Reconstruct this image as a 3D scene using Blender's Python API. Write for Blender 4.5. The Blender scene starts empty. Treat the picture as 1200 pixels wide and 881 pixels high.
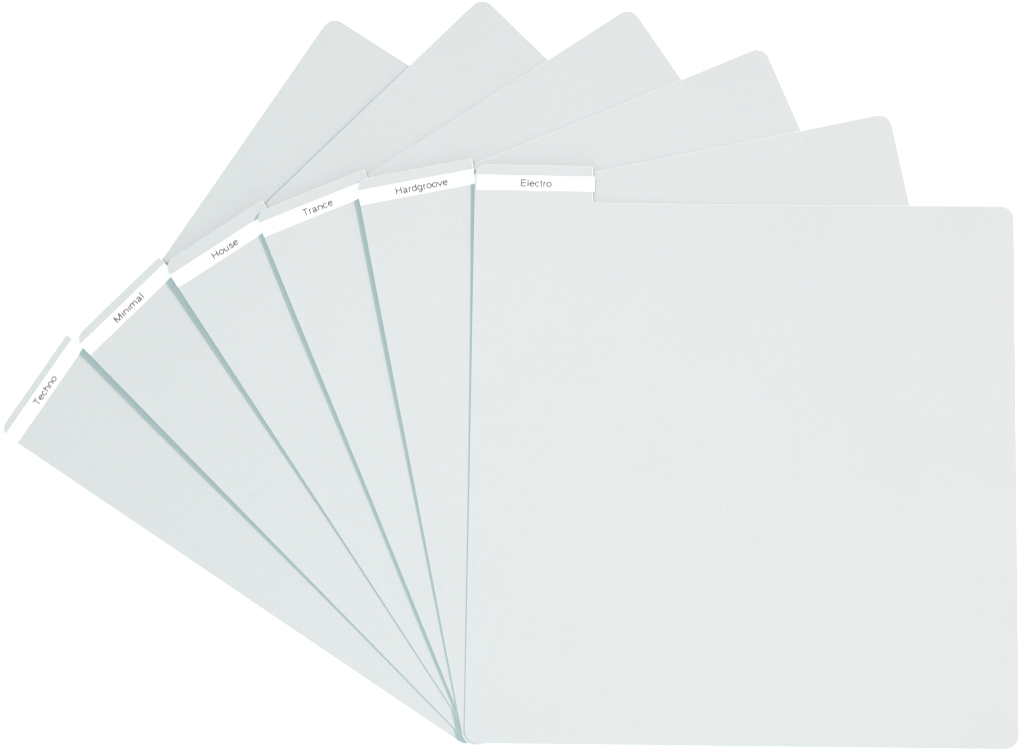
import bpy, bmesh, math
# Six plastic record dividers fanned out on white backdrop paper, photographed from above.
from mathutils import Matrix, Vector
S = bpy.context.scene
C = S.collection
rad = math.radians

# ------------------------------------------------------------ camera
W_PX, F_PX = 1200.0, 1718.2
cam_d = bpy.data.cameras.new("camera")
cam = bpy.data.objects.new("camera", cam_d); C.objects.link(cam)
cam_d.sensor_fit = 'HORIZONTAL'; cam_d.sensor_width = 36.0
cam_d.lens = 36.0 * F_PX / W_PX
cam_d.shift_x = -0.16253; cam_d.shift_y = 0.15045
cam_d.clip_start = 0.05; cam_d.clip_end = 60.0
cam.matrix_world = (Matrix.Translation((0, 0, 0.8457))
                    @ Matrix.Rotation(rad(1.4088), 4, 'Y') @ Matrix.Rotation(rad(4.9871), 4, 'X'))
S.camera = cam

# ------------------------------------------------------------ light: a pale light tent, one key disc, one low soft fill
w = bpy.data.worlds.new("World"); S.world = w; w.use_nodes = True
bg = w.node_tree.nodes["Background"]
bg.inputs[0].default_value = (0.79, 0.97, 0.97, 1)
bg.inputs[1].default_value = 0.82

def lamp(name, size, power, col, loc, target):
    d = bpy.data.lights.new(name, 'AREA'); d.shape = 'DISK'; d.size = size
    d.energy = power; d.color = col
    o = bpy.data.objects.new(name, d); C.objects.link(o)
    o.location = loc
    o.rotation_euler = (Vector(target) - Vector(loc)).to_track_quat('-Z', 'Y').to_euler()
    return o
KEY_AZ, KEY_EL, KEY_R = rad(17), rad(40), 8.0
lamp("key_lamp", 1.0, 1110, (1.0, 0.63, 0.635),
     (KEY_R*math.cos(KEY_AZ)*math.cos(KEY_EL), KEY_R*math.sin(KEY_AZ)*math.cos(KEY_EL), KEY_R*math.sin(KEY_EL)), (0, 0, 0))
lamp("low_fill_lamp", 0.7, 3.0, (1.0, 0.84, 0.78), (-0.10, -0.98, 0.66), (0.1, 0.0, 0))

lamp("overhead_fill_lamp", 1.6, 48, (0.78, 1.0, 0.99), (-0.22, 0.08, 2.2), (0.0, 0.0, 0))  # added teal fill from above, evens the shade beside the lifted sheets
vs = S.view_settings
vs.view_transform = 'Standard'; vs.look = 'None'; vs.exposure = 0.0; vs.gamma = 1.0
vs.use_curve_mapping = False
S.render.engine = 'CYCLES'

# ------------------------------------------------------------ materials
def material(name, col, rough, spec=0.5, grain=0.0, bump=0.0, mottle=0.0):
    m = bpy.data.materials.new(name); m.use_nodes = True
    nt = m.node_tree; b = nt.nodes["Principled BSDF"]
    b.inputs["Roughness"].default_value = rough
    b.inputs["Specular IOR Level"].default_value = spec
    b.inputs["Base Color"].default_value = (*col, 1)
    if grain or mottle or bump:
        tc = nt.nodes.new("ShaderNodeTexCoord")
        n = nt.nodes.new("ShaderNodeTexNoise"); n.inputs["Scale"].default_value = 700; n.inputs["Detail"].default_value = 3
        n2 = nt.nodes.new("ShaderNodeTexNoise"); n2.inputs["Scale"].default_value = 22; n2.inputs["Detail"].default_value = 4
        nt.links.new(tc.outputs["Object"], n.inputs["Vector"]); nt.links.new(tc.outputs["Object"], n2.inputs["Vector"])
        def mul(src, amt):
            r = nt.nodes.new("ShaderNodeMapRange")
            r.inputs["From Min"].default_value = 0.3; r.inputs["From Max"].default_value = 0.7
            r.inputs["To Min"].default_value = 1 - amt; r.inputs["To Max"].default_value = 1 + amt
            nt.links.new(src.outputs[0], r.inputs["Value"]); return r
        a, c = mul(n, grain), mul(n2, mottle)
        p = nt.nodes.new("ShaderNodeMath"); p.operation = 'MULTIPLY'
        nt.links.new(a.outputs[0], p.inputs[0]); nt.links.new(c.outputs[0], p.inputs[1])
        v = nt.nodes.new("ShaderNodeVectorMath"); v.operation = 'SCALE'
        v.inputs[0].default_value = col
        nt.links.new(p.outputs[0], v.inputs["Scale"])
        nt.links.new(v.outputs[0], b.inputs["Base Color"])
        if bump:
            bp = nt.nodes.new("ShaderNodeBump"); bp.inputs["Strength"].default_value = bump
            bp.inputs["Distance"].default_value = 0.00004
            nt.links.new(n.outputs[0], bp.inputs["Height"]); nt.links.new(bp.outputs[0], b.inputs["Normal"])
    return m
M_SHEET = material("frosted_grey_plastic", (0.290, 0.311, 0.313), 0.55, 0.35, grain=0.02, bump=0.25, mottle=0.006)
M_EDGE = material("cut_plastic_edge", (0.55, 0.62, 0.62), 0.6, 0.3)
M_PAPER = material("white_label_paper", (0.74, 0.70, 0.71), 0.8, 0.2, grain=0.01)
M_INK = material("dark_grey_print", (0.075, 0.088, 0.088), 0.7, 0.2)
M_BACK = material("white_backdrop_paper", (0.95, 0.95, 0.95), 0.9, 0.1, grain=0.004)

# ------------------------------------------------------------ backdrop
bm = bmesh.new(); s = 3.0
f = bm.faces.new([bm.verts.new((x, y, 0)) for x, y in ((-s, -s), (s, -s), (s, s), (-s, s))])
me = bpy.data.meshes.new("white_backdrop"); bm.to_mesh(me); bm.free()
me.materials.append(M_BACK)
back = bpy.data.objects.new("white_backdrop", me); C.objects.link(back); back["kind"] = "structure"

# ------------------------------------------------------------ the fan of dividers
W, H, TAB_H, TAB_W, T = 0.315, 0.31426, 0.02167, 0.06877, 0.0006
CARDS = [
  (-0.14042, -0.05163, 0.98802, 'Techno', 0.0200,
   'grey plastic divider labelled Techno, lowest of the fan and farthest left'),
  (-0.13876, -0.05037, 0.78526, 'Minimal', 0.0220,
   'grey plastic divider labelled Minimal, lying over the Techno one'),
  (-0.13675, -0.04929, 0.58815, 'House', 0.0174,
   'grey plastic divider labelled House, between the Minimal and Trance ones'),
  (-0.13871, -0.05014, 0.39820, 'Trance', 0.0188,
   'grey plastic divider labelled Trance, between the House and Hardgroove ones'),
  (-0.14257, -0.05074, 0.20048, 'Hardgroove', 0.0310,
   'grey plastic divider labelled Hardgroove, partly covered by the upright Electro one'),
  (-0.14275, -0.04819, -0.00998, 'Electro', 0.0184,
   'grey plastic divider labelled Electro, upright on top of the fan, its whole panel showing'),
]
#ZBEGIN
STEP = 0.0001
# clearance under the left edge, listed from the tab end down to the fan's pivot (fraction, metres)
GAPS = [None,
  [(0,.0041),(.25,.0034),(.5,.0016),(.75,.0005),(1,.0001)],
  [(0,.0042),(.2,.0029),(.4,.0016),(.6,.0005),(1,.00005)],
  [(0,.0022),(.2,.0026),(.5,.0016),(.85,.0015),(1,.0006)],
  [(0,.0027),(.15,.0024),(.3,.0022),(.6,.0011),(.85,.0005),(1,.0001)],
  [(0,.0024),(.2,.0010),(.4,.0005),(.65,.0002),(1,.00005)]]
def interp(tab, q):
    q = min(max(q, 0.0), 1.0)
    for (a, x), (b, y) in zip(tab, tab[1:]):
        if q <= b:
            k = (q-a)/(b-a); return x + (y-x)*k
    return tab[-1][1]
def smooth_interp(tab, q):
    return sum(interp(tab, q + d*0.05) for d in (-2, -1, 0, 1, 2))/5.0
def z_of(i, x, y):
    """height of the underside of divider i above the backdrop at world (x, y)"""
    z = 0.0001
    for k in range(1, i+1):
        ox, oy, an = CARDS[k][:3]
        dx, dy = x-ox, y-oy; c, s_ = math.cos(an), math.sin(an)
        u, v = c*dx + s_*dy, -s_*dx + c*dy
        q = max(u, 0.0)/(0.15, 0.28, 0.20, 0.17, 0.15, 0.15)[k]
        z += 0.0006 + STEP + smooth_interp(GAPS[k], 1 - v/0.337)*math.exp(-q*q)
    return z
#ZEND

def arc(cx, cy, r, a0, a1, n=10):
    return [(cx + r*math.cos(rad(a0+(a1-a0)*k/n)), cy + r*math.sin(rad(a0+(a1-a0)*k/n))) for k in range(n+1)]
def outline(d):
    """divider outline, counter-clockwise, inset by d"""
    R = 0.0078; RT = 0.0066; RS = 0.0009; F = 0.0015
    return (arc(R, R, R-d, 180, 270) + arc(W-R, R, R-d, 270, 360) + arc(W-R, H-R, R-d, 0, 90)
            + arc(TAB_W+F, H+F, F+d, 270, 180, 6)
            + arc(TAB_W-RS, H+TAB_H-RS, RS-d, 0, 90, 4)
            + arc(RT, H+TAB_H-RT, RT-d, 90, 180, 9))

def sheet_bm():
    bm = bmesh.new()
    rings = []
    ch = 0.00015
    for d, z in ((ch*.5, 0.0), (0.0, ch*.6), (0.0, T-ch), (ch*.35, T-ch*.3), (ch, T)):
        rings.append([bm.verts.new((x, y, z)) for x, y in outline(d)])
    bm.faces.new(rings[0][::-1]); bm.faces.new(rings[-1])
    n = len(rings[0])
    for r0, r1 in zip(rings, rings[1:]):
        for k in range(n):
            fc = bm.faces.new((r0[k], r0[(k+1) % n], r1[(k+1) % n], r1[k])); fc.material_index = 1
    cuts = [((x*0.0105, 0, 0), (1, 0, 0)) for x in range(1, 30)] + [((0, y*0.0105, 0), (0, 1, 0)) for y in range(1, 33)]
    for co, no in cuts:
        bmesh.ops.bisect_plane(bm, geom=bm.verts[:]+bm.edges[:]+bm.faces[:], plane_co=co, plane_no=no, dist=1e-7)
    return bm

def place(bm, i):
    ox, oy, an = CARDS[i][:3]; c, s_ = math.cos(an), math.sin(an)
    for v in bm.verts:
        v.co.z += z_of(i, ox + c*v.co.x - s_*v.co.y, oy + s_*v.co.x + c*v.co.y)

def link(name, bm, mats, parent, smooth=False):
    me = bpy.data.meshes.new(name); bm.to_mesh(me); bm.free()
    for m in mats: me.materials.append(m)
    if smooth:
        for p in me.polygons: p.use_smooth = (p.material_index == 0)
        use = {}
        for p in me.polygons:
            for k in p.edge_keys: use.setdefault(k, set()).add((p.material_index, p.normal.z > 0.9))
        for ed in me.edges: ed.use_edge_sharp = len(use[tuple(sorted(ed.vertices))]) > 1
    o = bpy.data.objects.new(name, me); C.objects.link(o); o.parent = parent
    return o

# single-stroke grotesque letters; cap height 1, each glyph = (advance, strokes)
def ell(cx, cy, rx, ry, a0, a1, n=14):
    return [(cx + rx*math.cos(rad(a0+(a1-a0)*k/n)), cy + ry*math.sin(rad(a0+(a1-a0)*k/n))) for k in range(n+1)]
XH = 0.665
ARCH = lambda x0, x1: [(x0, .40)] + ell((x0+x1)/2, .42, (x1-x0)/2, XH-.42, 170, 0, 10) + [(x1, 0)]
GLYPHS = {
 'E': (.93, [[(.16, 0), (.16, 1)], [(.16, .935), (.85, .935)], [(.16, .53), (.80, .53)], [(.16, .065), (.87, .065)]]),
 'H': (1.005, [[(.17, 0), (.17, 1)], [(.835, 0), (.835, 1)], [(.17, .53), (.835, .53)]]),
 'T': (.85, [[(.03, .935), (.82, .935)], [(.425, 0), (.425, .935)]]),
 'M': (1.16, [[(.15, 0), (.15, 1)], [(.15, .97), (.58, .04)], [(.58, .04), (1.01, .97)], [(1.01, 1), (1.01, 0)]]),
 'l': (.31, [[(.155, 0), (.155, 1)]]),
 'i': (.31, [[(.155, 0), (.155, .73)], [(.155, .87), (.155, 1)]]),
 'o': (.774, [ell(.387, .365, .30, .305, 0, 360, 22)]),
 'e': (.774, [[(.10, .385), (.675, .385)], ell(.387, .365, .29, .305, 4, 325, 20)]),
 'c': (.696, [ell(.365, .365, .28, .305, 38, 322, 18)]),
 't': (.387, [[(.17, .93), (.17, .16), (.20, .09), (.26, .055), (.36, .055)], [(.03, .68), (.35, .68)]]),
 'r': (.464, [[(.15, 0), (.15, .73)], [(.15, .42), (.19, .56), (.28, .64), (.44, .66)]]),
 'n': (.774, [[(.125, 0), (.125, .73)], ARCH(.125, .645)]),
 'h': (.774, [[(.125, 0), (.125, 1)], ARCH(.125, .645)]),
 'm': (1.16, [[(.14, 0), (.14, .73)], ARCH(.14, .58), ARCH(.58, 1.02)]),
 'u': (.774, [[(.635, .73), (.635, 0)], [(.635, .33)] + ell(.387, .31, .248, .25, -10, -180, 10) + [(.139, .73)]]),
 'a': (.774, [[(.14, .52), (.18, .62), (.28, .665), (.42, .665), (.53, .61), (.565, .50), (.565, .14), (.60, .06), (.70, .055)],
              [(.565, .42), (.40, .375), (.24, .34), (.14, .27), (.12, .18), (.17, .09), (.28, .055), (.42, .08), (.53, .17), (.565, .27)]]),
 'd': (.774, [[(.635, 0), (.635, 1)], ell(.365, .365, .275, .305, 0, 360, 22)]),
 'g': (.774, [[(.635, .73), (.635, -.03), (.58, -.16), (.46, -.225), (.30, -.225), (.18, -.17), (.14, -.09)], ell(.365, .365, .275, .305, 0, 360, 22)]),
 'v': (.696, [[(.05, .73), (.35, .03)], [(.35, .03), (.65, .73)]]),
 's': (.696, [[(.575, .53), (.52, .62), (.42, .665), (.29, .665), (.18, .61), (.15, .52), (.20, .44), (.34, .395), (.47, .36), (.57, .28), (.585, .18), (.53, .09), (.42, .055), (.28, .055), (.17, .10), (.115, .21)]]),
}
def lettering_bm(text, width, cap=0.0043, pen=0.20):
    bm = bmesh.new(); x = 0.0; layer = 0; h = pen/2
    for ch in text:
        adv, strokes = GLYPHS[ch]
        for st in strokes:
            layer += 1; z = (layer % 7)*0.000002
            pts = [Vector((x+a, b)) for a, b in st]
            prev = None
            for k, p in enumerate(pts):
                d0 = (p-pts[k-1]).normalized() if k else None
                d1 = (pts[k+1]-p).normalized() if k < len(pts)-1 else None
                closed = (pts[0]-pts[-1]).length < 1e-4
                if d0 is None: d0 = (pts[-1]-pts[-2]).normalized() if closed else d1
                if d1 is None: d1 = (pts[1]-pts[0]).normalized() if closed else d0
                t = (d0+d1).normalized(); m = h/max(t.dot(d0), .5); nx = Vector((-t.y, t.x))*m
                a = bm.verts.new((p.x+nx.x, p.y+nx.y, z)); b = bm.verts.new((p.x-nx.x, p.y-nx.y, z))
                if prev: bm.faces.new((prev[0], prev[1], b, a))
                prev = (a, b)
        x += adv
    xs = [v.co.x for v in bm.verts]; x0, x1 = min(xs), max(xs)
    for v in bm.verts:
        v.co.x = (v.co.x-(x0+x1)/2)*width/(x1-x0); v.co.y = v.co.y*cap - cap/2
    return bm

base = sheet_bm()
LABEL_TOP = (0.0045, 0.0054, 0.0082, 0.0066, 0.0066, 0.0064)   # each strip sits a little differently on its tab
TEXT_SHIFT = (0.0004, 0.0010, 0.0010, 0.0010, 0.0028, 0.0003)
LABEL_H, LABEL_L = 0.0087, 0.0685
for i, (ox, oy, an, word, ww, label) in enumerate(CARDS):
    e = bpy.data.objects.new("record_divider", None); C.objects.link(e)
    e.empty_display_size = 0.02
    e.location = (ox, oy, 0); e.rotation_euler = (0, 0, an)
    e["label"] = label; e["category"] = "divider"; e["group"] = "grey record dividers fanned out over one another"
    full = base.copy(); full.faces.ensure_lookup_table(); place(full, i)
    tab = full.copy()
    for bmx, keep_tab in ((full, False), (tab, True)):
        kill = [fc for fc in bmx.faces if (fc.calc_center_median().y > H + 1e-6) != keep_tab]
        bmesh.ops.delete(bmx, geom=kill, context='FACES')
    link("panel", full, (M_SHEET, M_EDGE), e, True)
    link("tab", tab, (M_SHEET, M_EDGE), e, True)
    # paper strip carried near the tab's top
    x0 = 0.0012 if i == 5 else 0.0001
    y1 = H + TAB_H - LABEL_TOP[i]; y0 = y1 - LABEL_H
    lb = bmesh.new()
    bmesh.ops.create_cube(lb, size=1.0)
    for v in lb.verts:
        v.co = (x0 + (v.co.x+.5)*LABEL_L, y0 + (v.co.y+.5)*LABEL_H, T + 0.00004 + (v.co.z+.5)*0.00018)
    for k in range(1, 14):
        bmesh.ops.bisect_plane(lb, geom=lb.verts[:]+lb.edges[:]+lb.faces[:], plane_co=(x0+LABEL_L*k/14, 0, 0), plane_no=(1, 0, 0))
    place(lb, i)
    strip = link("label_strip", lb, (M_PAPER,), e)
    strip["label"] = 'white paper strip reading "%s"' % word
    tb = lettering_bm(word, ww)
    for v in tb.verts: v.co += Vector((x0 + LABEL_L/2 + TEXT_SHIFT[i], (y0+y1)/2, T + 0.00025))
    place(tb, i)
    link("lettering", tb, (M_INK,), strip)
base.free()
